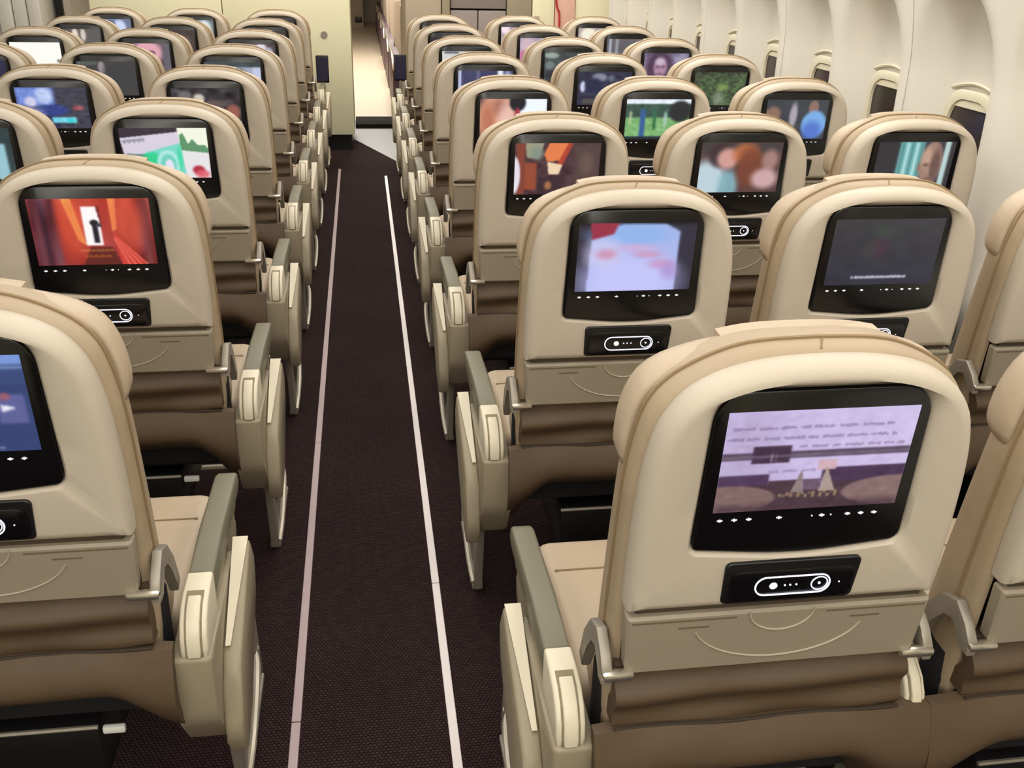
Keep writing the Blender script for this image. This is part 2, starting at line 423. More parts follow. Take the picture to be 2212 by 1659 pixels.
def make_monitor(parent):
    b2 = offset_poly(bez, .0012) 
    bm = bmesh.new(); add_loft(bm, [[S(x, s, .028) for x, s in b2], [S(x, s, .0085) for x, s in b2],
        [S(x, s, .0065) for x, s in offset_poly(resample_by_angle(b2, CEN, len(b2)), .002)]] if False else
        [[S(x, s, .028) for x, s in b2], [S(x, s, .0070) for x, s in b2], [S(x*.985, s*.985-.0012, .0060) for x, s in b2]])
    mo = finish(bm, 'monitor', M_BLACK, parent)
    bm = bmesh.new()
    for x in (-.104, -.086, -.068, -.030, .0115, .024, .0355, .057, .074, .091):
        r = .0021 if x not in (.0115, .0355) else .0010
        n = 6
        add_loft(bm, [[S(x+r*math.cos(2*pi*k/n), -.182+r*math.sin(2*pi*k/n), .0062) for k in range(n)],
                      [S(x+r*math.cos(2*pi*k/n), -.182+r*math.sin(2*pi*k/n), .0050) for k in range(n)]])
        if r > .002:
            for sx in (-1, 1):
                add_loft(bm, [[S(x+sx*.0028+q*.0005, -.182+u*.0009, .0062) for q, u in ((-1, -1), (1, -1), (1, 1), (-1, 1))],
                              [S(x+sx*.0028+q*.0005, -.182+u*.0009, .0052) for q, u in ((-1, -1), (1, -1), (1, 1), (-1, 1))]])
    ic = finish(bm, 'touch_buttons', M_ICON, mo, smooth=False); ic['kind'] = 'stuff'
    return mo
def make_handset(parent):
    pts = rounded_poly([(-.088, -.246), (.088, -.246), (.084, -.312), (-.088, -.312)], [.008]*4, 4)
    bm = bmesh.new(); add_loft(bm, [[S(x, s, .014) for x, s in pts], [S(x, s, -.001) for x, s in pts], [S(x*.985, -.279+(s+.279)*.97, -.0022) for x, s in pts]])
    h = finish(bm, 'handset_bay', M_HOUSE, parent)
    bm = bmesh.new(); pts = rounded_poly([(-.080, -.258), (.080, -.258), (.080, -.308), (-.080, -.308)], [.012]*4, 4)
    add_loft(bm, [[S(x, s, -.001) for x, s in pts], [S(x, s, -.0040) for x, s in pts], [S(x*.98, -.283+(s+.283)*.95, -.0048) for x, s in pts]])
    finish(bm, 'handset', M_BLACK, h)
    bm = bmesh.new(); cx = .002
    cyc = []
    for k in range(15): t = -pi/2+pi*k/14; cyc.append((cx+.034+.0135*math.cos(t), -.283+.0145*math.sin(t)))
    for k in range(15): t = pi/2+pi*k/14; cyc.append((cx-.036+.0135*math.cos(t), -.283+.0145*math.sin(t)))
    add_tube(bm, [S(x, s, -.0055) for x, s in cyc], .00105, 6, closed=True)
    add_tube(bm, [S(cx+.034+.0105*math.cos(2*pi*k/20), -.283+.0105*math.sin(2*pi*k/20), -.0055) for k in range(20)], .0008, 5, closed=True)
    finish(bm, 'light_ring', M_GLOW, h)
    bm = bmesh.new()
    for x, r in ((-.024, .0052), (-.009, .0013), (-.002, .0013), (.006, .0013), (.036, .0018), (.062, .0010)):
        add_loft(bm, [[S(x+r*math.cos(2*pi*k/10), -.283+r*math.sin(2*pi*k/10), -.0045) for k in range(10)], [S(x+r*math.cos(2*pi*k/10), -.283+r*math.sin(2*pi*k/10), -.0056) for k in range(10)]])
    ld = finish(bm, 'light_dots', M_GLOW, h); ld['kind'] = 'stuff'
    return h
def make_tray(parent):
    bm = bmesh.new()
    pts = rounded_poly([(-.203, -.331), (.203, -.331), (.198, -.430), (-.198, -.430)], [.004, .004, .012, .012], 4)
    ip = offset_poly(pts, .004)
    add_loft(bm, [[S(x, s, .024) for x, s in pts], [S(x, s, .006) for x, s in pts], [S(x, s, .0025) for x, s in ip]])
    t = finish(bm, 'tray_table', M_TRAY, parent)
    for x0, x1 in ((-.196, -.060), (.060, .196)):
        bm = bmesh.new(); add_loft(bm, [[S(x, s, .003) for x, s in ((x0, -.341), (x1, -.341), (x1, -.3385), (x0, -.3385))], [S(x, s, .0018) for x, s in ((x0, -.341), (x1, -.341), (x1, -.3385), (x0, -.3385))]])
        finish(bm, 'latch_slot', M_SLOT, t, smooth=False)
    for x0, x1 in ((-.135, -.095), (.095, .135)):
        bm = bmesh.new(); add_loft(bm, [[S(x, s, .003) for x, s in ((x0, -.3535), (x1, -.3535), (x1, -.351), (x0, -.351))], [S(x, s, .0018) for x, s in ((x0, -.3535), (x1, -.3535), (x1, -.351), (x0, -.351))]])
        finish(bm, 'latch_slot', M_SLOT, t, smooth=False)
    bm = bmesh.new()
    add_tube(bm, [S(.043*math.cos(pi+pi*k/16), -.333+.033*math.sin(pi+pi*k/16), .0022) for k in range(17)], .0018, 5)
    finish(bm, 'embossed_arc', M_LINE, t); bm = bmesh.new()
    add_tube(bm, [S(.115*math.cos(pi+pi*k/24)*(1), -.345+.068*math.sin(pi+pi*k/24), .0022) for k in range(2, 23)], .0016, 5)
    finish(bm, 'embossed_arc', M_LINE, t)
    # backing between shell and tray
    bm = bmesh.new(); pts = [(-.190, -.30), (.190, -.30), (.190, -.34), (-.190, -.34)]; flat_shape(bm, pts, .03, .012); finish(bm, 'hinge_gap', M_GAP, t, smooth=False)
    return t
def make_tray_arm(parent, sx):
    bm = bmesh.new(); 
    prof = []
    path = [(-.004, .592), (-.004, .612), (.012, .632), (.040, .652), (.075, .640), (.105, .600), (.125, .545)]
    inner = [(.105, .535), (.085, .588), (.062, .618), (.040, .626), (.022, .610), (.016, .592)]
    path = [(y+.044, z+.012) for y, z in path]; inner = [(y+.044, z+.012) for y, z in inner]
    a = sx*.214; b = sx*.229
    add_prism(bm, path+inner, min(a, b), max(a, b), .003, 2)
    o = finish(bm, 'tray_arm', M_LEG, parent)
    bm = bmesh.new(); add_rbox(bm, min(sx*.180, sx*.229), max(sx*.186, sx*.229), .034, .050, .612, .625, r=.005, seg=2)
    finish(bm, 'hinge_cap', M_CHROME, o)
    return o
def fold(x, t, ph): return .0035*math.sin(9*x*pi+ph+5*t)*t + .0025*math.sin(23*x+ph*2)*t
def make_pocket(parent):
    # pleated leather band under the tray, then the rounded lower pouch
    def fn(u, v):
        x = -.205+.410*u; z = .618-.100*v
        y = .064-.012*math.sin(pi*v)+.006*math.sin(v*11+.8*math.sin(5*x))*sm(v*3)+fold(x, v, 1)
        return (x, y, z)
    bm = bmesh.new(); NU, NV = 24, 16
    V = [[bm.verts.new(fn(i/NU, j/NV)) for j in range(NV+1)] for i in range(NU+1)]
    B = [[bm.verts.new(Vector(fn(i/NU, j/NV))+Vector((0, .03, 0))) for j in range(NV+1)] for i in range(NU+1)]
    for G in (V, B):
        for i in range(NU):
            for j in range(NV): bm.faces.new((G[i][j], G[i+1][j], G[i+1][j+1], G[i][j+1]))
    for j in range(NV):
        for i in (0, NU): bm.faces.new((V[i][j], V[i][j+1], B[i][j+1], B[i][j]))
    for i in range(NU):
        for j in (0, NV): bm.faces.new((V[i][j], V[i+1][j], B[i+1][j], B[i][j]))
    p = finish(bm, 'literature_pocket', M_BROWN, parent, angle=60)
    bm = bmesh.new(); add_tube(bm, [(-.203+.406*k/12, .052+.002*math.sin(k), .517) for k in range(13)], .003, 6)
    finish(bm, 'pocket_hem', M_CREASE, p)
    return p
def make_skirt(parent, xa=-.2535, xb=.2535):
    def fn(u, v, th=0):
        x = xa+(xb-xa)*u; ax = abs(x)
        ztop = .517-.006*sm((ax-.18)/.07); zb = .390-.085*sm((ax-.13)/.10)
        z = ztop+(zb-ztop)*v
        y = .050-.020*math.sin(pi*min(1, v*1.1))*(1) +.085*max(0, v-.45)**1.6*2.0+fold(x, .5*v, 3)-.004*math.sin(30*x+6*v)*sm((ax-.12)/.1)*v
        return Vector((x, y+th, z))
    bm = bmesh.new(); NU, NV = 32, 14
    V = [[bm.verts.new(fn(i/NU, j/NV)) for j in range(NV+1)] for i in range(NU+1)]
    B = [[bm.verts.new(fn(i/NU, j/NV, .02)) for j in range(NV+1)] for i in range(NU+1)]
    for G in (V, B):
        for i in range(NU):
            for j in range(NV): bm.faces.new((G[i][j], G[i+1][j], G[i+1][j+1], G[i][j+1]))
    for j in range(NV):
        for i in (0, NU): bm.faces.new((V[i][j], V[i][j+1], B[i][j+1], B[i][j]))
    for i in range(NU):
        for j in (0, NV): bm.faces.new((V[i][j], V[i+1][j], B[i+1][j], B[i][j]))
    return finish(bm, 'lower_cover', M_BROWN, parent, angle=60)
def make_seat_cushion(parent):
    bm = bmesh.new(); add_rbox(bm, -.222, .222, .20, .60, .375, .468, r=.03, seg=4)
    c = finish(bm, 'seat_cushion', M_LEATHL, parent, angle=60)
    bm = bmesh.new(); add_tube(bm, [(-.2, .49, .4685), (.2, .49, .4685)], .002, 5); finish(bm, 'seam', M_SEAM, c)
    return c
def make_frame(parent):
    bm = bmesh.new(); add_rbox(bm, -.245, .245, .14, .58, .335, .38, r=.006); add_rbox(bm, -.21, .21, .10, .16, .36, .56, r=.006)
    f = finish(bm, 'seat_frame', M_DARK, parent)
    for y in (.24, .48):
        bm = bmesh.new(); add_tube(bm, [(-.254, y, .325), (.254, y, .325)], .018, 10); finish(bm, 'cross_tube', M_LEG, f)
    bm = bmesh.new(); add_rbox(bm, -.10, .085, .115, .40, .20, .325, r=.01); p = finish(bm, 'life_vest_box', M_HOUSE, parent)
    bm = bmesh.new(); add_tube(bm, [(-.10, .112, .322), (.085, .112, .322)], .004, 6); finish(bm, 'box_rim', M_LEG, p)
    bm = bmesh.new(); add_rbox(bm, .09, .125, .112, .122, .305, .319, r=.003); finish(bm, 'pull_tab', M_WHITE, p)
def make_leg(parent, x):
    bm = bmesh.new()
    add_prism(bm, [(.26, .015), (.30, .0), (.34, .015), (.30, .10), (.26, .33), (.20, .33)], x-.009, x+.009, .003)
    add_prism(bm, [(.50, .33), (.54, .33), (.60, .015), (.55, 0), (.53, .015)], x-.009, x+.009, .003)
    add_rbox(bm, x-.014, x+.014, .28, .58, .0, .016, r=.003)
    return finish(bm, 'leg', M_LEG, parent)
def make_bar(parent, sx, aisle):
    bm = bmesh.new()
    xe = sx*(.275 if aisle else .235)
    pts = [(-sx*.24, .56, .10), (xe-sx*.05, .56, .10), (xe-sx*.015, .55, .102), (xe, .515, .104), (xe+sx*.006, .44, .09), (xe+sx*.006, .34, .055), (xe, .285, .02)]
    add_tube(bm, catmull(pts, 4), .0085, 8)
    return finish(bm, 'luggage_bar', M_TUBE, parent)
def make_armrest(parent, x, sx, wide=.025):
    bm = bmesh.new()
    w_ = wide
    prof = [(.172, .555), (.178, .561), (.30, .563), (.49, .559), (.512, .551), (.520, .536), (.512, .522), (.49, .516), (.18, .512), (.174, .518)]
    add_prism(bm, prof, x-w_, x+w_, .006, 3)
    a = finish(bm, 'armrest', M_PAD, parent, angle=50)
    bm = bmesh.new(); add_prism(bm, [(.17, .516), (.49, .519), (.47, .500), (.30, .482), (.17, .475)], x-w_*.82, x+w_*.82, .004); finish(bm, 'arm_body', M_CREAM2, a)
    bm = bmesh.new()
    cap = [(.172, .562), (.125, .561), (.098, .554), (.078, .540), (.065, .520), (.060, .497), (.062, .486), (.12, .480), (.172, .486)]
    add_prism(bm, cap, x-w_-.001, x+w_+.001, .004, 2)
    c = finish(bm, 'pivot_housing', M_CREAM, a, angle=50)
    bm = bmesh.new(); add_prism(bm, [(.125, .5620), (.097, .5550), (.0765, .5405), (.0640, .520), (.059, .498), (.059, .488), (.12, .488)], x-w_*.66, x+w_*.66, 0); finish(bm, 'pivot_slot_shade', M_SLOTSHADE, a, smooth=False)  # darker layer, its colour stands in for shading round the tab
    bm = bmesh.new(); add_prism(bm, [(.112, .562), (.094, .5570), (.0735, .5425), (.0600, .521), (.0555, .498), (.0555, .489), (.12, .489)], x-w_*.52, x+w_*.52, .002); finish(bm, 'pivot_tab', M_CREAM, a, angle=50)
    return a
def make_fairing(parent, sx):
    bm = bmesh.new(); a, b = sx*.222, sx*.284
    prof = rounded_poly([(.055, .487), (.17, .487), (.34, .49), (.40, .44), (.36, .35), (.22, .28), (.13, .262), (.062, .36)], [.008, .004, .03, .03, .05, .05, .03, .08], 4)
    add_prism(bm, prof, min(a, b), max(a, b), .008, 2)
    f = finish(bm, 'side_fairing', M_CREAM2, parent, angle=50)
    bm = bmesh.new(); a, b = sx*.284, sx*.314
    prof = rounded_poly([(.345, .515), (.120, .415), (.080, .31), (.108, .248), (.20, .28), (.385, .42)], [.015, .06, .06, .012, .06, .05], 4)
    add_prism(bm, prof, min(a, b), max(a, b), .007, 2)
    finish(bm, 'fairing_panel', M_CREAM2, f, angle=50)
    bm = bmesh.new(); V = [bm.verts.new(p) for p in ((sx*.286, .340, .5165), (sx*.312, .340, .5165), (sx*.296, .150, .432), (sx*.288, .150, .432))]
    bm.faces.new(V); g = bmesh.ops.extrude_face_region(bm, geom=bm.faces[:]); bmesh.ops.translate(bm, vec=(0, -.002, .003), verts=[v for v in g['geom'] if isinstance(v, bmesh.types.BMVert)])
    finish(bm, 'fairing_lit_facet', M_CREAM, f, smooth=False)  # paler wedge paints the light on the panel's upward facet
    # rounded shroud in front, beside the cushion
    bm = bmesh.new(); a, b = sx*.226, sx*.262
    prof = rounded_poly([(.16, .40), (.16, .50), (.46, .50), (.54, .46), (.52, .38), (.40, .36)], [.01, .02, .04, .04, .03, .02], 4)
    add_prism(bm, prof, min(a, b), max(a, b), .008, 2)
    finish(bm, 'seat_side_shroud', M_CREAM2, f, angle=50)
    return f

PROTO = {}
def build_proto(side, col):
    """side 'R': aisle on -x; side 'L': aisle on +x"""
    sa = -1 if side == 'R' else 1
    root = empty('airline_seat')
    make_back_shell(root); make_cushion(root); make_headrest(root); make_monitor(root); make_handset(root)
    make_tray(root); make_tray_arm(root, -1); make_tray_arm(root, 1)
    make_pocket(root)
    if col == 0 and sa < 0: make_skirt(root, -.230, .2535)
    elif col == 0: make_skirt(root, -.2535, .230)
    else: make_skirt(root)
    make_seat_cushion(root); make_frame(root)
    make_leg(root, sa*(.266 if col == 0 else .215)); 
    make_bar(root, sa, col == 0)
    if col == 0:
        make_armrest(root, sa*.259, sa, .0195); make_fairing(root, sa)
    make_armrest(root, -sa*.2375, -sa, .0145)
    return root
def copy_tree(o, parent=None):
    c = o.copy(); COL.objects.link(c)
    if parent: c.parent = parent
    for ch in list(o.children): copy_tree(ch, c)
    return c
for sd in 'RL':
    for c_ in (0, 1, 2):
        if (sd, c_) == ('L', 0) or True: PROTO[(sd, c_)] = None

# ------------------------------------------------------------------ screen pictures
class Pic:
    def __init__(s, W=96, H=60, bg=(10, 10, 14)):
        s.W, s.H = W, H; s.a = np.zeros((H, W, 3)); s.a[:] = bg
        yy, xx = np.mgrid[0:H, 0:W]; s.x = (xx+.5)/W; s.y = (yy+.5)/H
    def put(s, m, c, al=1):
        m = (np.clip(m, 0, 1)*al)[..., None]; s.a = s.a*(1-m)+np.array(c, float)*m; return s
    def rect(s, x0, y0, x1, y1, c, al=1, e=.012):
        m = np.clip((s.x-x0)/e+.5, 0, 1)*np.clip((x1-s.x)/e+.5, 0, 1)*np.clip((s.y-y0)/e+.5, 0, 1)*np.clip((y1-s.y)/e+.5, 0, 1)
        return s.put(m, c, al)
    def ell(s, cx, cy, rx, ry, c, al=1, soft=.25):
        r = np.sqrt(((s.x-cx)/rx)**2+((s.y-cy)/ry)**2); return s.put((1-r)/soft+.5, c, al)
    def poly(s, pts, c, al=1):
        m = np.zeros_like(s.x, bool); n = len(pts)
        for i in range(n):
            x0, y0 = pts[i]; x1, y1 = pts[(i+1) % n]
            if y0 == y1: continue
            cnd = ((y0 > s.y) != (y1 > s.y)) & (s.x < (x1-x0)*(s.y-y0)/(y1-y0)+x0); m ^= cnd
        return s.put(m.astype(float), c, al)
    def grad(s, c0, c1, ax='y'):
        t = (s.y if ax == 'y' else s.x)[..., None]; s.a = np.array(c0, float)*(1-t)+np.array(c1, float)*t; return s
    def noise(s, amp, n=10, ny=None, x0=0, y0=0, x1=1, y1=1, col=(1, 1, 1)):
        ny = ny or n; g = RNG.randn(ny+2, n+2); gx = s.x*n; gy = s.y*ny
        ix = gx.astype(int); iy = gy.astype(int); fx = gx-ix; fy = gy-iy
        v = g[iy, ix]*(1-fx)*(1-fy)+g[iy, ix+1]*fx*(1-fy)+g[iy+1, ix]*(1-fx)*fy+g[iy+1, ix+1]*fx*fy
        mk = (s.x > x0)*(s.x < x1)*(s.y > y0)*(s.y < y1)
        s.a = s.a+(v*amp*mk)[..., None]*np.array(col); return s
    def words(s, x0, x1, y, h, c, al=.8):
        x = x0
        while x < x1:
            w_ = RNG.uniform(.04, .12)
            if x+w_ > x1: w_ = x1-x
            q = x
            while q < x+w_:
                s.rect(q, y-h*RNG.uniform(.3, 1), q+.011, y+h*RNG.uniform(.3, .7), c, al, .006); q += .014
            x += w_+.025
        return s
    def blur(s, n=1):
        for _ in range(n):
            p = np.pad(s.a, ((1, 1), (1, 1), (0, 0)), 'edge'); s.a = (p[:-2, 1:-1]+p[2:, 1:-1]+p[1:-1, :-2]+p[1:-1, 2:]+2*p[1:-1, 1:-1])/6
        return s

def p_film():
    p = Pic(180, 112).grad((196, 182, 222), (205, 190, 228), 'x')
    p.rect(0, 0, .25, 1, (150, 130, 160), .35, .3)
    p.words(.04, .88, .17, .022, (120, 100, 140), .7); p.words(.02, .90, .27, .022, (120, 100, 140), .7); p.words(.40, .95, .36, .018, (120, 100, 140), .7)
    p.rect(0, .40, 1, .47, (80, 62, 82), .9); p.rect(.16, .34, .36, .51, (66, 44, 66)); p.rect(0, .43, 1, .455, (120, 108, 125), .6)
    p.rect(.26, .42, .268, .5, (170, 150, 180)); p.rect(.285, .42, .29, .5, (170, 150, 180), .6)
    p.words(.26, .50, .60, .02, (140, 118, 160), .7)
    p.rect(0, .62, .27, .74, (78, 56, 86)); p.rect(.27, .69, .55, 1, (78, 52, 66)); p.rect(.55, .58, 1, .74, (72, 50, 78)); p.rect(0, .73, 1, 1.01, (74, 52, 62))
    p.ell(.06, .87, .26, .145, (128, 102, 100), 1, .08); p.ell(.98, .84, .30, .15, (132, 106, 104), 1, .08)
    p.rect(0, .93, 1, 1.01, (72, 50, 60), .8, .08)
    p.rect(.52, .50, .62, .60, (205, 170, 180)); p.poly([(.40, .82), (.44, .58), (.47, .82)], (140, 124, 124)); p.poly([(.55, .82), (.57, .56), (.64, .82)], (170, 150, 140))
    for i in range(7): p.rect(.46+.016*i, .68+.02*(i % 2), .467+.016*i, .80, (165, 140, 180), .8)
    for i in range(16): p.rect(.34+.02*i, .83+.015*math.sin(i*2), .352+.02*i, .86+.02*math.sin(i*3), (200, 178, 120), .75)
    return p.noise(4, 30).blur(1)
def p_lightblue():
    p = Pic(120, 76, (44, 42, 58)); p.rect(0, 0, 1, .04, (20, 18, 28))
    p.poly([(.12, .10), (.25, .04), (.55, .02), (.74, .03), (.86, .14), (.86, 1), (.10, 1)], (168, 180, 232))
    p.ell(.45, .18, .32, .16, (140, 178, 232), .9, .8); p.ell(.45, .85, .4, .4, (196, 196, 248), .9, .8); p.ell(.22, .42, .16, .22, (204, 200, 236), .7, .7)
    p.poly([(.10, .0), (.34, .0), (.30, .16), (.12, .24)], (150, 44, 66))
    p.ell(.25, .45, .08, .07, (206, 130, 160), .7, 1); p.ell(.50, .36, .16, .05, (206, 170, 214), .8, 1); p.ell(.6, .46, .12, .05, (204, 150, 186), .8, 1); p.ell(.72, .6, .10, .07, (198, 150, 196), .8, 1); p.ell(.8, .7, .07, .12, (170, 140, 200), .7, 1)
    return p.blur(3)
def p_dark_text():
    p = Pic(140, 88).grad((50, 50, 54), (38, 38, 54)); p.noise(3, 14)
    p.ell(.47, .2, .10, .08, (52, 66, 56), .7, 1); p.ell(.45, .45, .08, .14, (70, 38, 56), .7, 1); p.ell(.36, .48, .05, .1, (60, 60, 56), .6, 1)
    x = .24
    while x < .75:
        p.rect(x, .865-RNG.uniform(0, .012), x+.010, .90, (222, 220, 236), .95, .005); x += .0125 if RNG.rand() > .12 else .022
    return p.blur(2)
def p_redhall():
    p = Pic(150, 94, (120, 30, 30)); p.grad((190, 66, 52), (140, 36, 34))
    p.rect(0, 0, .22, 1, (86, 36, 48), .95, .05); p.rect(.09, 0, .13, 1, (52, 26, 42), .7, .03); p.rect(.88, 0, 1, 1, (110, 50, 54), .8, .08)
    p.noise(16, 16, 3)
    p.poly([(.28, 0), (.36, 0), (.43, .70), (.37, .62)], (244, 190, 96)); p.poly([(.66, 0), (.72, 0), (.70, .45), (.66, .5)], (240, 140, 80))
    p.ell(.34, .4, .12, .5, (226, 90, 58), .6, .8); p.ell(.8, .35, .12, .4, (214, 84, 58), .6, .8)
    p.poly([(.38, 1), (.46, .72), (.64, .72), (.70, 1)], (96, 30, 26)); p.poly([(.66, .5), (.92, 1), (.70, 1)], (214, 66, 56), .8)
    for k in range(4): p.poly([(.66, .55+.02*k), (.665, .55+.02*k), (.92-.05*k, 1), (.905-.05*k, 1)], (240, 130, 110), .8)
    p.rect(.43, .12, .57, .70, (250, 246, 246)); p.poly([(.55, .12), (.58, .12), (.58, .5)], (120, 40, 38))
    p.ell(.52, .36, .035, .045, (26, 24, 34)); p.rect(.50, .38, .545, .66, (26, 24, 34)); p.rect(.53, .37, .575, .42, (60, 56, 70))
    for i in range(20): p.rect(.37+.014*i, .76+.012*math.sin(i*2.3), .378+.014*i, .79, (220, 150, 70), .85)
    for i in range(16): p.rect(.40+.014*i, .85+.012*math.sin(i*1.7), .408+.014*i, .88, (216, 120, 40), .85)
    return p.blur(2)
def p_note():
    p = Pic(140, 88, (52, 42, 52)); p.rect(0, 0, .68, .14, (56, 46, 56)); p.rect(.30, .05, .36, .06, (100, 95, 110))
    p.rect(.66, 0, 1, .45, (240, 244, 224)); p.rect(.66, .42, 1, 1, (228, 226, 228))
    p.poly([(.68, .14), (.72, .10), (.77, .32), (.82, .22), (.88, .34), (.96, .34), (1, .42), (1, .5), (.68, .44)], (92, 146, 104))
    p.ell(.86, .84, .07, .09, (176, 44, 66), 1, .5); p.ell(.90, .92, .08, .08, (222, 92, 110), .9, .7)
    card = [(.0, .20), (.66, .08), (.72, .95), (.08, 1.05)]
    p.poly(card, (214, 206, 222)); p.poly([(.06, .62), (.45, .40), (.68, .30), (.71, .95), (.10, 1.0)], (120, 214, 196)); p.poly([(.05, .5), (.30, .52), (.46, .66), (.15, .9)], (88, 120, 112), .8)
    p.ell(.34, .60, .10, .12, (44, 208, 142), .95, .6); p.ell(.52, .70, .13, .26, (176, 232, 226), .9, .15); p.ell(.52, .72, .09, .20, (98, 200, 180), .8, .2); p.ell(.53, .76, .05, .14, (226, 222, 240), 1, .3)
    p.ell(.66, .6, .03, .22, (60, 214, 160), .8, .7)
    for i in range(14): p.rect(.03+.018*i, .24-.003*i, .042+.018*i, .30+.02*math.sin(i*2)-.003*i, (96, 96, 108), .8)
    return p.blur(2)
def p_orange():
    p = Pic(120, 76, (70, 44, 52)); p.noise(10, 14)
    p.rect(.02, 0, .12, 1, (130, 62, 48), 1, .03); p.ell(.0, .62, .07, .36, (226, 220, 232), 1, .2); p.poly([(.12, 0), (.34, 0), (.28, .3), (.14, .28)], (150, 150, 126)); p.ell(.26, .2, .08, .12, (124, 142, 128), .8, .6)
    p.poly([(.40, 0), (.62, 0), (.54, .34), (.38, .36), (.34, .22)], (226, 124, 74)); p.poly([(.62, 0), (.68, 0), (.56, .42), (.50, .40)], (176, 62, 44))
    p.rect(.12, .38, .26, .9, (152, 72, 46), .95, .02); p.poly([(.38, .36), (.56, .42), (.52, .60), (.40, .60)], (236, 208, 176)); p.rect(.28, .66, .55, 1, (54, 34, 46))
    p.ell(.40, .82, .04, .08, (190, 130, 80), .8, .8); p.rect(.68, .02, 1, 1, (84, 66, 64), .85, .1); p.ell(.84, .4, .08, .2, (110, 88, 76), .7, .8); p.ell(.92, .95, .14, .18, (214, 172, 160), .9, .6)
    for i in range(6): p.rect(.62, .3+.1*i, .68, .33+.1*i, (86, 52, 70), .7)
    return p.blur(2)
def p_people():
    p = Pic(90, 56, (84, 60, 60)); p.rect(0, 0, 1, .2, (60, 56, 60), .9, .1); p.ell(.12, .75, .22, .4, (190, 214, 224), .95, .5); p.ell(.38, .85, .12, .3, (130, 178, 190), .9, .6)
    p.ell(.26, .25, .16, .25, (60, 44, 48), .95, .4); p.ell(.34, .32, .13, .2, (214, 160, 152), .95, .5); p.ell(.55, .22, .16, .2, (190, 110, 66), .9, .6); p.ell(.62, .5, .16, .4, (120, 62, 44), .9, .6)
    p.ell(.86, .35, .10, .2, (180, 140, 130), .8, .7); p.ell(.82, .72, .16, .2, (214, 176, 180), .9, .6)
    return p.blur(3)
def p_teal():
    p = Pic(96, 60, (40, 40, 46)); p.rect(.28, 0, .60, 1, (112, 178, 178), 1, .04)
    for i in range(5): p.rect(.31+.06*i, .02, .335+.06*i, .9, (206, 236, 236) if i % 2 else (70, 120, 122), .85)
    p.rect(.28, .78, .6, .84, (40, 60, 64)); p.rect(.60, 0, .95, 1, (54, 50, 58), 1, .03); p.rect(.86, 0, .93, .9, (196, 226, 224), .9, .02)
    p.ell(.72, .45, .14, .46, (156, 124, 110), 1, .2); p.ell(.65, .32, .06, .2, (196, 160, 140), .8, .8); p.ell(.78, .5, .06, .34, (92, 66, 62), .8, .7)
    for x in (.66, .755): p.ell(x, .47, .035, .035, (96, 70, 64), .8, .9)
    p.ell(.70, .60, .02, .08, (176, 140, 122), .6, .8); p.ell(.71, .76, .05, .03, (116, 78, 72), .8, .8); p.ell(.57, .52, .02, .08, (140, 108, 96)); p.ell(.71, 1.02, .2, .16, (30, 28, 34))
    return p.blur(2)
def p_face_white():
    p = Pic(96, 60, (30, 24, 34)); p.rect(.55, 0, 1, .9, (238, 246, 252), 1, .02)
    p.ell(.26, .50, .30, .7, (214, 156, 130), 1, .4); p.ell(.12, .5, .10, .4, (176, 100, 74), .7, 1); p.ell(.30, .2, .10, .2, (150, 92, 76), .7, 1); p.ell(.40, .5, .12, .4, (236, 196, 184), .8, .9); p.ell(.56, .1, .12, .2, (20, 22, 32), 1, .3); p.ell(.56, .36, .04, .15, (170, 46, 70), .9, .5)
    p.poly([(0, 1), (.2, .8), (.3, 1)], (70, 24, 26)); return p.blur(2)
def p_field():
    p = Pic(96, 60, (60, 84, 70)); p.rect(0, 0, 1, .12, (226, 236, 244)); p.rect(0, .12, 1, .45, (56, 84, 74)); p.rect(0, .45, 1, .95, (124, 176, 112), 1, .05); p.noise(12, 24)
    p.ell(.84, .3, .17, .26, (36, 40, 44), 1, .3); p.rect(.23, .25, .31, .95, (48, 92, 150), 1, .03); p.rect(.43, .25, .48, .75, (44, 108, 70), 1, .03); p.rect(.06, .3, .10, .6, (196, 200, 160), .8, .03); p.ell(.62, .5, .03, .2, (170, 200, 190), .8, .5)
    p.rect(0, .92, 1, 1.01, (24, 36, 50)); return p.blur(2)
def p_blueshirt():
    p = Pic(96, 60, (58, 62, 70)); p.noise(5, 10); p.ell(.12, .38, .12, .2, (146, 112, 94), .9, .5); p.ell(.45, .4, .06, .3, (196, 184, 196), .8, .6); p.ell(.76, .2, .08, .17, (140, 108, 96), 1, .3)
    p.ell(.80, .62, .20, .34, (120, 170, 226), 1, .25); p.ell(.78, .8, .15, .25, (70, 104, 196), .8, .7); p.rect(0, .88, .5, 1, (20, 20, 28), .9, .1); return p.blur(2)
def p_simple(bg, items, n=4, W=72, H=46):
    p = Pic(W, H, bg); p.noise(n, 12)
    for it in items:
        if it[0] == 'r': p.rect(*it[1:6], it[6] if False else it[5]) if False else p.rect(it[1], it[2], it[3], it[4], it[5])
        else: p.ell(it[1], it[2], it[3], it[4], it[5], 1, .5)
    return p.blur(2)
def p_cars():
    p = Pic(96, 60, (46, 50, 78)); p.rect(0, 0, .55, .45, (116, 140, 214), 1, .1); p.ell(.4, .2, .12, .2, (206, 220, 250), .8, .7); p.ell(.2, .35, .08, .12, (230, 220, 236), .8, .6); p.rect(.55, 0, 1, 1, (62, 62, 74), 1, .1)
    p.ell(.5, .55, .22, .14, (48, 64, 130), 1, .4); p.ell(.2, .6, .16, .12, (150, 150, 200), .7, .7); p.ell(.85, .5, .08, .06, (176, 84, 96), .8, .6); p.rect(.46, .72, .80, .86, (116, 206, 226), 1, .03); p.rect(.66, .76, .78, .86, (60, 200, 206), 1, .02); p.rect(0, .7, .4, 1, (28, 30, 60), .8, .1)
    return p.noise(9, 26).blur(2)
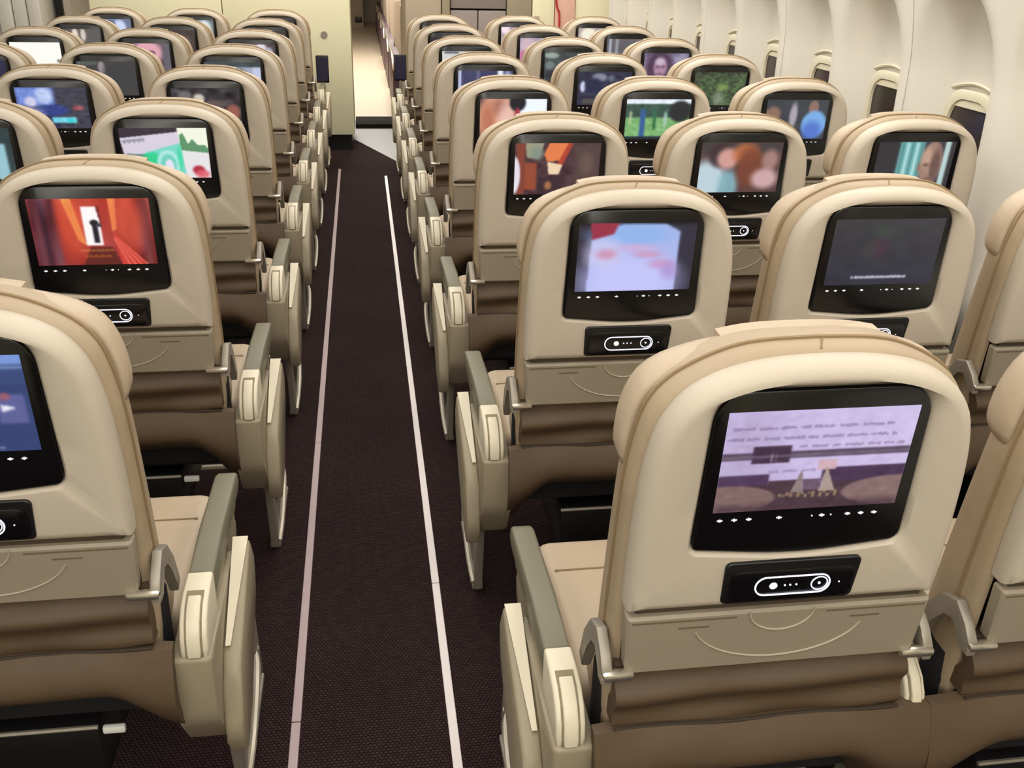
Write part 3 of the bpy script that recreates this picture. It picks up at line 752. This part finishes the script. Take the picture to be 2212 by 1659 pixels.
def p_menu():
    p = Pic(120, 76, (56, 72, 120)); p.rect(0, .0, 1, .1, (120, 150, 214)); p.rect(0, .12, 1, .14, (130, 160, 210)); p.rect(0, .3, 1, 1, (44, 60, 104), .6)
    p.rect(.3, .35, .68, .68, (226, 238, 248)); p.rect(.82, .4, .97, .7, (92, 96, 150)); p.poly([(.84, .50), (.92, .54), (.84, .58)], (240, 236, 250)); p.ell(.87, .42, .03, .04, (150, 90, 110)); p.rect(.5, .72, .7, .735, (120, 170, 214)); p.rect(.5, .80, .72, .815, (120, 170, 214))
    for i in range(9): p.rect(.55+.03*i, .945, .567+.03*i, .965, (190, 196, 240))
    return p.blur(2)
def p_foliage():
    p = Pic(96, 60, (66, 84, 56)); p.noise(20, 20, col=(.8, 1.1, .6)); p.noise(14, 34, col=(.8, 1.1, .6)); p.ell(.55, .45, .12, .1, (136, 166, 90), .7, 1); p.ell(.5, .8, .1, .2, (160, 168, 150), .6, 1); p.rect(0, 0, .1, 1, (60, 58, 60), .6, .1); return p.blur(2)
def p_purpleface():
    p = Pic(96, 60, (120, 108, 140)); p.noise(14, 12); p.ell(.36, .5, .30, .6, (74, 52, 76), 1, .4); p.ell(.38, .5, .15, .34, (170, 134, 160), 1, .5); p.ell(.36, .30, .10, .12, (206, 188, 208), .8, .9); p.ell(.32, .48, .05, .05, (110, 80, 104), .8, .9); p.ell(.44, .48, .05, .05, (110, 80, 104), .8, .9); p.ell(.38, .72, .06, .04, (120, 80, 100), .8, .9); p.ell(.85, .4, .14, .4, (160, 154, 176), .8, .8)
    return p.blur(2)

PICS = {
 ('R', 0, 1): (p_film, 'a lilac page of text above a purple skyline'),
 ('R', 1, 1): (lambda: p_simple((30, 30, 40), []), None),
 ('R', 0, 2): (p_lightblue, 'a pale blue blur with a red corner'),
 ('R', 1, 2): (p_dark_text, 'a dark page with one white line of text'),
 ('R', 2, 2): (lambda: p_simple((30, 30, 36), []), None),
 ('R', 0, 3): (p_orange, 'an orange and brown collage'),
 ('R', 1, 3): (p_people, 'a blurred person in white on brown'),
 ('R', 2, 3): (p_teal, 'a bald head before teal stripes'),
 ('R', 0, 4): (p_face_white, 'a pale face against a white patch'),
 ('R', 1, 4): (p_field, 'people on a green field under a white band'),
 ('R', 2, 4): (p_blueshirt, 'a person in a light blue shirt on grey'),
 ('R', 0, 5): (lambda: p_simple((60, 62, 100), [('r', .02, 0, .07, 1, (200, 206, 230)), ('r', .72, 0, .82, .6, (226, 232, 246)), ('r', .34, 0, .40, 1, (100, 100, 130)), ('e', .9, .3, .08, .3, (160, 166, 190))]), 'a navy scene with white upright bars'),
 ('R', 1, 5): (lambda: p_simple((40, 42, 66), [('e', .40, .18, .14, .12, (130, 134, 150)), ('e', .1, .45, .05, .16, (206, 212, 236)), ('e', .30, .42, .16, .22, (30, 36, 70)), ('e', .62, .2, .06, .1, (90, 100, 120)), ('r', .1, .8, .9, .95, (76, 74, 72))], 10), 'dim navy shapes with a white glint'),
 ('R', 2, 5): (p_foliage, 'green foliage'),
 ('R', 0, 6): (lambda: p_simple((206, 208, 206), [('r', .05, .02, .35, .08, (90, 86, 96)), ('e', .6, .1, .1, .1, (170, 170, 176))]), 'a whitish picture'),
 ('R', 1, 6): (lambda: p_simple((64, 72, 74), [('e', .15, .12, .16, .10, (150, 164, 158)), ('e', .12, .45, .10, .14, (110, 124, 126)), ('e', .2, .8, .2, .16, (40, 46, 52))], 8), 'grey green streaks on dark'),
 ('R', 2, 6): (p_purpleface, 'a purple tinted face'),
 ('R', 0, 7): (lambda: p_simple((46, 40, 44), []), 'a dark picture'),
 ('R', 1, 7): (lambda: p_simple((168, 156, 176), [('e', .2, .3, .2, .3, (206, 178, 190)), ('e', .1, .7, .12, .2, (196, 120, 150)), ('e', .8, .15, .3, .2, (206, 200, 196))]), 'a lilac and pink picture'),
 ('R', 2, 7): (lambda: p_simple((96, 92, 100), [('r', .06, 0, .12, 1, (170, 176, 190)), ('r', .22, 0, .30, 1, (146, 146, 156)), ('e', .62, .7, .16, .35, (206, 160, 156)), ('e', .9, .4, .2, .4, (130, 106, 110))]), 'a grey picture with a pink patch'),
 ('R', 0, 8): (lambda: p_simple((120, 106, 96), []), 'a dim brown picture'),
 ('R', 1, 8): (lambda: p_simple((176, 156, 160), [('e', .12, .1, .12, .2, (244, 226, 236))]), 'a pinkish picture with a white corner'),
 ('R', 2, 8): (lambda: p_simple((176, 160, 156), [('e', .3, .3, .22, .3, (240, 236, 216))]), 'a beige picture with a cream glow'),
 ('L', 0, 1): (p_menu, 'a blue menu with a white play arrow'),
 ('L', 0, 2): (p_redhall, 'a red corridor with a white doorway'),
 ('L', 0, 3): (p_note, 'a tilted green and white card beside trees'),
 ('L', 1, 3): (lambda: p_simple((50, 64, 66), [('r', .78, .3, .92, 1, (150, 196, 206)), ('r', .2, 0, .6, 1, (34, 40, 44))], 4), 'dark teal at the photo edge'),
 ('L', 0, 4): (lambda: p_simple((48, 44, 50), [('e', .2, .2, .10, .12, (110, 104, 106)), ('e', .40, .25, .08, .1, (206, 196, 180)), ('e', .7, .62, .14, .1, (196, 120, 84)), ('e', .62, .4, .16, .1, (96, 80, 80)), ('e', .88, .6, .1, .2, (150, 90, 80)), ('r', .75, .82, 1, 1, (200, 214, 220))], 18), 'a dim crowd with orange specks'),
 ('L', 1, 4): (p_cars, 'a blue street scene with a turquoise bar'),
 ('L', 0, 5): (lambda: p_simple((60, 72, 76), [('r', .35, .15, 1, 1, (160, 168, 190)), ('e', .62, .35, .12, .16, (120, 110, 84)), ('e', .72, .6, .12, .2, (50, 46, 54)), ('r', .85, .15, 1, .8, (190, 196, 224))], 10), 'a pale grey blue group picture'),
 ('L', 1, 5): (lambda: p_simple((66, 64, 64), [('e', .42, .2, .06, .2, (156, 146, 150)), ('e', .75, .4, .3, .5, (62, 62, 64)), ('r', 0, 0, .35, .12, (84, 92, 90))], 5), 'dark grey with a faint light beam'),
 ('L', 2, 5): (lambda: p_simple((48, 44, 70), []), 'dark blue at the photo edge'),
 ('L', 0, 6): (lambda: p_simple((70, 60, 60), [('e', .7, .15, .12, .2, (226, 214, 226)), ('e', .85, .3, .1, .2, (180, 176, 196))], 8), 'a dark picture with a white spot at right'),
 ('L', 1, 6): (lambda: p_simple((86, 70, 78), [('e', .55, .3, .3, .4, (222, 166, 178)), ('e', .62, .35, .08, .1, (120, 60, 80)), ('r', .85, 0, 1, 1, (100, 96, 106)), ('e', .5, .9, .2, .3, (220, 190, 180))], 8), 'a pink blurred face'),
 ('L', 2, 6): (lambda: p_simple((250, 250, 242), [('e', .93, .62, .05, .05, (120, 116, 100))], 1), 'a plain bright white picture'),
 ('L', 0, 7): (lambda: p_simple((60, 54, 50), []), 'a dark brown picture'),
 ('L', 1, 7): (lambda: p_simple((70, 60, 56), [('e', .7, .4, .2, .2, (96, 84, 78))]), 'a dark picture with a brown haze'),
 ('L', 2, 7): (lambda: p_simple((104, 92, 88), [('e', .42, .25, .07, .28, (226, 214, 196)), ('e', .60, .22, .06, .24, (206, 200, 190)), ('e', .3, .6, .3, .3, (130, 110, 96)), ('r', .72, 0, 1, 1, (92, 92, 90))], 6), 'two small white figures on brown grey'),
 ('L', 0, 8): (lambda: p_simple((60, 56, 46), []), 'a dark olive picture'),
 ('L', 1, 8): (lambda: p_simple((110, 120, 124), [('e', .75, .4, .18, .4, (220, 232, 240))]), 'a grey picture with a white blue glow'),
 ('L', 2, 8): (lambda: p_simple((110, 122, 150), [('e', .7, .35, .16, .3, (206, 214, 244)), ('e', .5, .3, .1, .2, (80, 92, 116))]), 'a pale blue glowing picture'),
}
def make_screen(pic, parent):
    W, H = pic.W, pic.H; a = s2l(np.clip(pic.a, 0, 255)).reshape(-1, 3)
    X = np.linspace(-.1145, .1145, W); Yv = np.linspace(-.0265, -.1695, H)
    co = np.empty((H, W, 3)); 
    for j, s in enumerate(Yv):
        v = S(0, s, .0054); co[j, :, 0] = X; co[j, :, 1] = v.y; co[j, :, 2] = v.z
    idx = np.arange(W*H).reshape(H, W)
    q = np.stack([idx[:-1, :-1], idx[1:, :-1], idx[1:, 1:], idx[:-1, 1:]], -1).reshape(-1, 4)
    me = bpy.data.meshes.new('screen'); me.from_pydata(co.reshape(-1, 3).tolist(), [], q.tolist()); me.update()
    at = me.color_attributes.new('picture', 'FLOAT_COLOR', 'POINT')
    at.data.foreach_set('color', np.concatenate([a, np.ones((len(a), 1))], 1).astype('f4').ravel())
    me.materials.append(M_SCREEN)
    o = bpy.data.objects.new('screen', me); COL.objects.link(o); o.parent = parent
    return o

# ------------------------------------------------------------------ place seats
YR0, YL0, XR0, XL0, SW, PITCH = .9218, 1.1655, .5030, -.5412, .5079, .8128
rowname = {1: 'nearest row', 2: 'second row from the camera', 3: 'third row from the camera', 4: 'fourth row from the camera', 5: 'fifth row from the camera', 6: 'sixth row from the camera', 7: 'row second from the bulkhead', 8: 'row just before the bulkhead'}
colname = {'R': ['aisle seat right of the aisle', 'middle seat right of the aisle', 'window seat'], 'L': ['aisle seat left of the aisle', 'middle seat of the left block', 'far left seat of the left block']}
def place(key):
    sd, c, r = key
    if PROTO[(sd, c)] is None: PROTO[(sd, c)] = build_proto(sd, c); root = PROTO[(sd, c)]
    else:
        src = PROTO[(sd, c)]
        root = src.copy(); COL.objects.link(root)
        for ch in src.children:
            k = ch.copy(); COL.objects.link(k); k.parent = root
            for g in ch.children:
                if g.name.startswith('screen'): continue
                h = g.copy(); COL.objects.link(h); h.parent = k
    if sd == 'R': root.location = (XR0+SW*c, YR0+PITCH*(r-1), 0)
    else: root.location = (XL0-SW*c, YL0+PITCH*(r-1), 0)
    fn, desc = PICS[key]
    mon = [k for k in root.children if k.name.startswith('monitor')][0]
    make_screen(fn(), mon)
    if desc: lab = 'beige %s, %s, its screen showing %s' % (colname[sd][c], rowname[r], desc)
    else: lab = 'beige %s, %s, only its left edge in view' % (colname[sd][c], rowname[r])
    ws = lab.split(); 
    if len(ws) > 16:
        short = {'R': ['right aisle seat', 'right middle seat', 'window seat'], 'L': ['left aisle seat', 'left middle seat', 'far left seat']}[sd][c]
        rs = {1: 'nearest row', 2: 'second row', 3: 'third row', 4: 'fourth row', 5: 'fifth row', 6: 'sixth row', 7: 'seventh row', 8: 'front row'}[r]
        lab = '%s, %s, %s' % (short, rs, 'screen showing '+desc if desc else 'cut off by the right photo edge')
    assert 4 <= len(lab.replace(",", "").split()) <= 16, lab
    root['label'] = lab; root['category'] = 'seat'
    root['group'] = 'airline seats right of the aisle' if sd == 'R' else 'airline seats left of the aisle'
    return root
for key in sorted(PICS, key=lambda k: (k[0], k[2], k[1])): place(key)

# ------------------------------------------------------------------ aisle markings
def strip(x0, pts, material, lab):
    for i, (a, b) in enumerate(zip(pts, pts[1:])):
        o = rbox('floor_path_marking', material, None, x0-.0095, x0+.0095, a+.0015, b-.0015, 0, .003, r=.001, seg=1)
        tag(o, lab[i], 'floor marking', 'path marking strips along the aisle')
nm = ['closest to the camera', 'next after the first joint', 'in its middle', 'towards the far end', 'at the far end']
strip(-.186, [.2, 1.60, 2.85, 4.4, 5.8, 7.1], M_STRIPL, ['mauve left aisle floor strip, piece '+t for t in nm])
strip(.134, [.2, 2.05, 3.45, 4.9, 6.86], M_STRIPR, ['white right aisle floor strip, piece '+t for t in (nm[0], nm[1], nm[3], nm[4])])

# ------------------------------------------------------------------ arm-mounted monitors at the front row
for x, y, lab in ((-.285, 7.50, 'small dark monitor on an arm left of the aisle, before the cream bulkhead'), (.28, 7.62, 'small navy monitor on an arm right of the aisle, beyond the last armrest')):
    r = empty('arm_monitor', (x, y, 0), lab, 'monitor', 'arm-mounted monitors at the front row')
    bm = bmesh.new(); add_tube(bm, [(0, 0, 0), (0, 0, .55)], .012, 8); add_rbox(bm, -.03, .03, -.03, .03, 0, .012, r=.003); finish(bm, 'stalk', M_LEG, r)
    h = rbox('monitor_housing', M_HOUSE, r, -.045, .045, -.010, .010, .545, .735, r=.006)
    rbox('display', M_NAVY, h, -.038, .038, -.0115, -.0095, .56, .72, r=0)

# ------------------------------------------------------------------ forward cabin consoles seen through the passage
for i in range(6):
    y = 9.7+i*1.75
    r = empty('forward_cabin_seat', (0, y, 0), '%s dark purple chrome-railed seat beyond the passage, counted from the threshold plate' % ('nearest second third fourth fifth farthest'.split()[i]), 'seat', 'purple seats in the forward cabin')
    bm = bmesh.new(); add_prism(bm, rounded_poly([(0, 0), (0, .42), (.25, .50), (1.2, .50), (1.35, .3), (1.35, 0)], [0, .08, .1, .1, .08, 0], 4), .285, .36, .01); finish(bm, 'side_console', M_PURP, r)
    bm = bmesh.new(); add_tube(bm, catmull([(.292, -.01, .40), (.292, .10, .475), (.292, .35, .512), (.292, 1.2, .512)], 4), .016, 8); finish(bm, 'chrome_rail', M_CHROME, r)
    bm = bmesh.new(); add_prism(bm, rounded_poly([(.05, .0), (.05, .95), (.2, .98), (.42, .3), (.42, 0)], [0, .06, .06, .05, 0], 4), .37, .95, .02); finish(bm, 'seat_shell', M_GREYB, r)
cb = empty('forward_cabinet', (0, 0, 0), 'grey beige cabinet with a dark handle beyond the bright passage floor', 'cabinet')
rbox('body', M_GREYB, cb, -.9, .06, 20.2, 20.8, 0, 2.3, r=.01)
rbox('handle', M_HOUSE, cb, -.10, .03, 20.17, 20.2, .10, .2, r=.005)
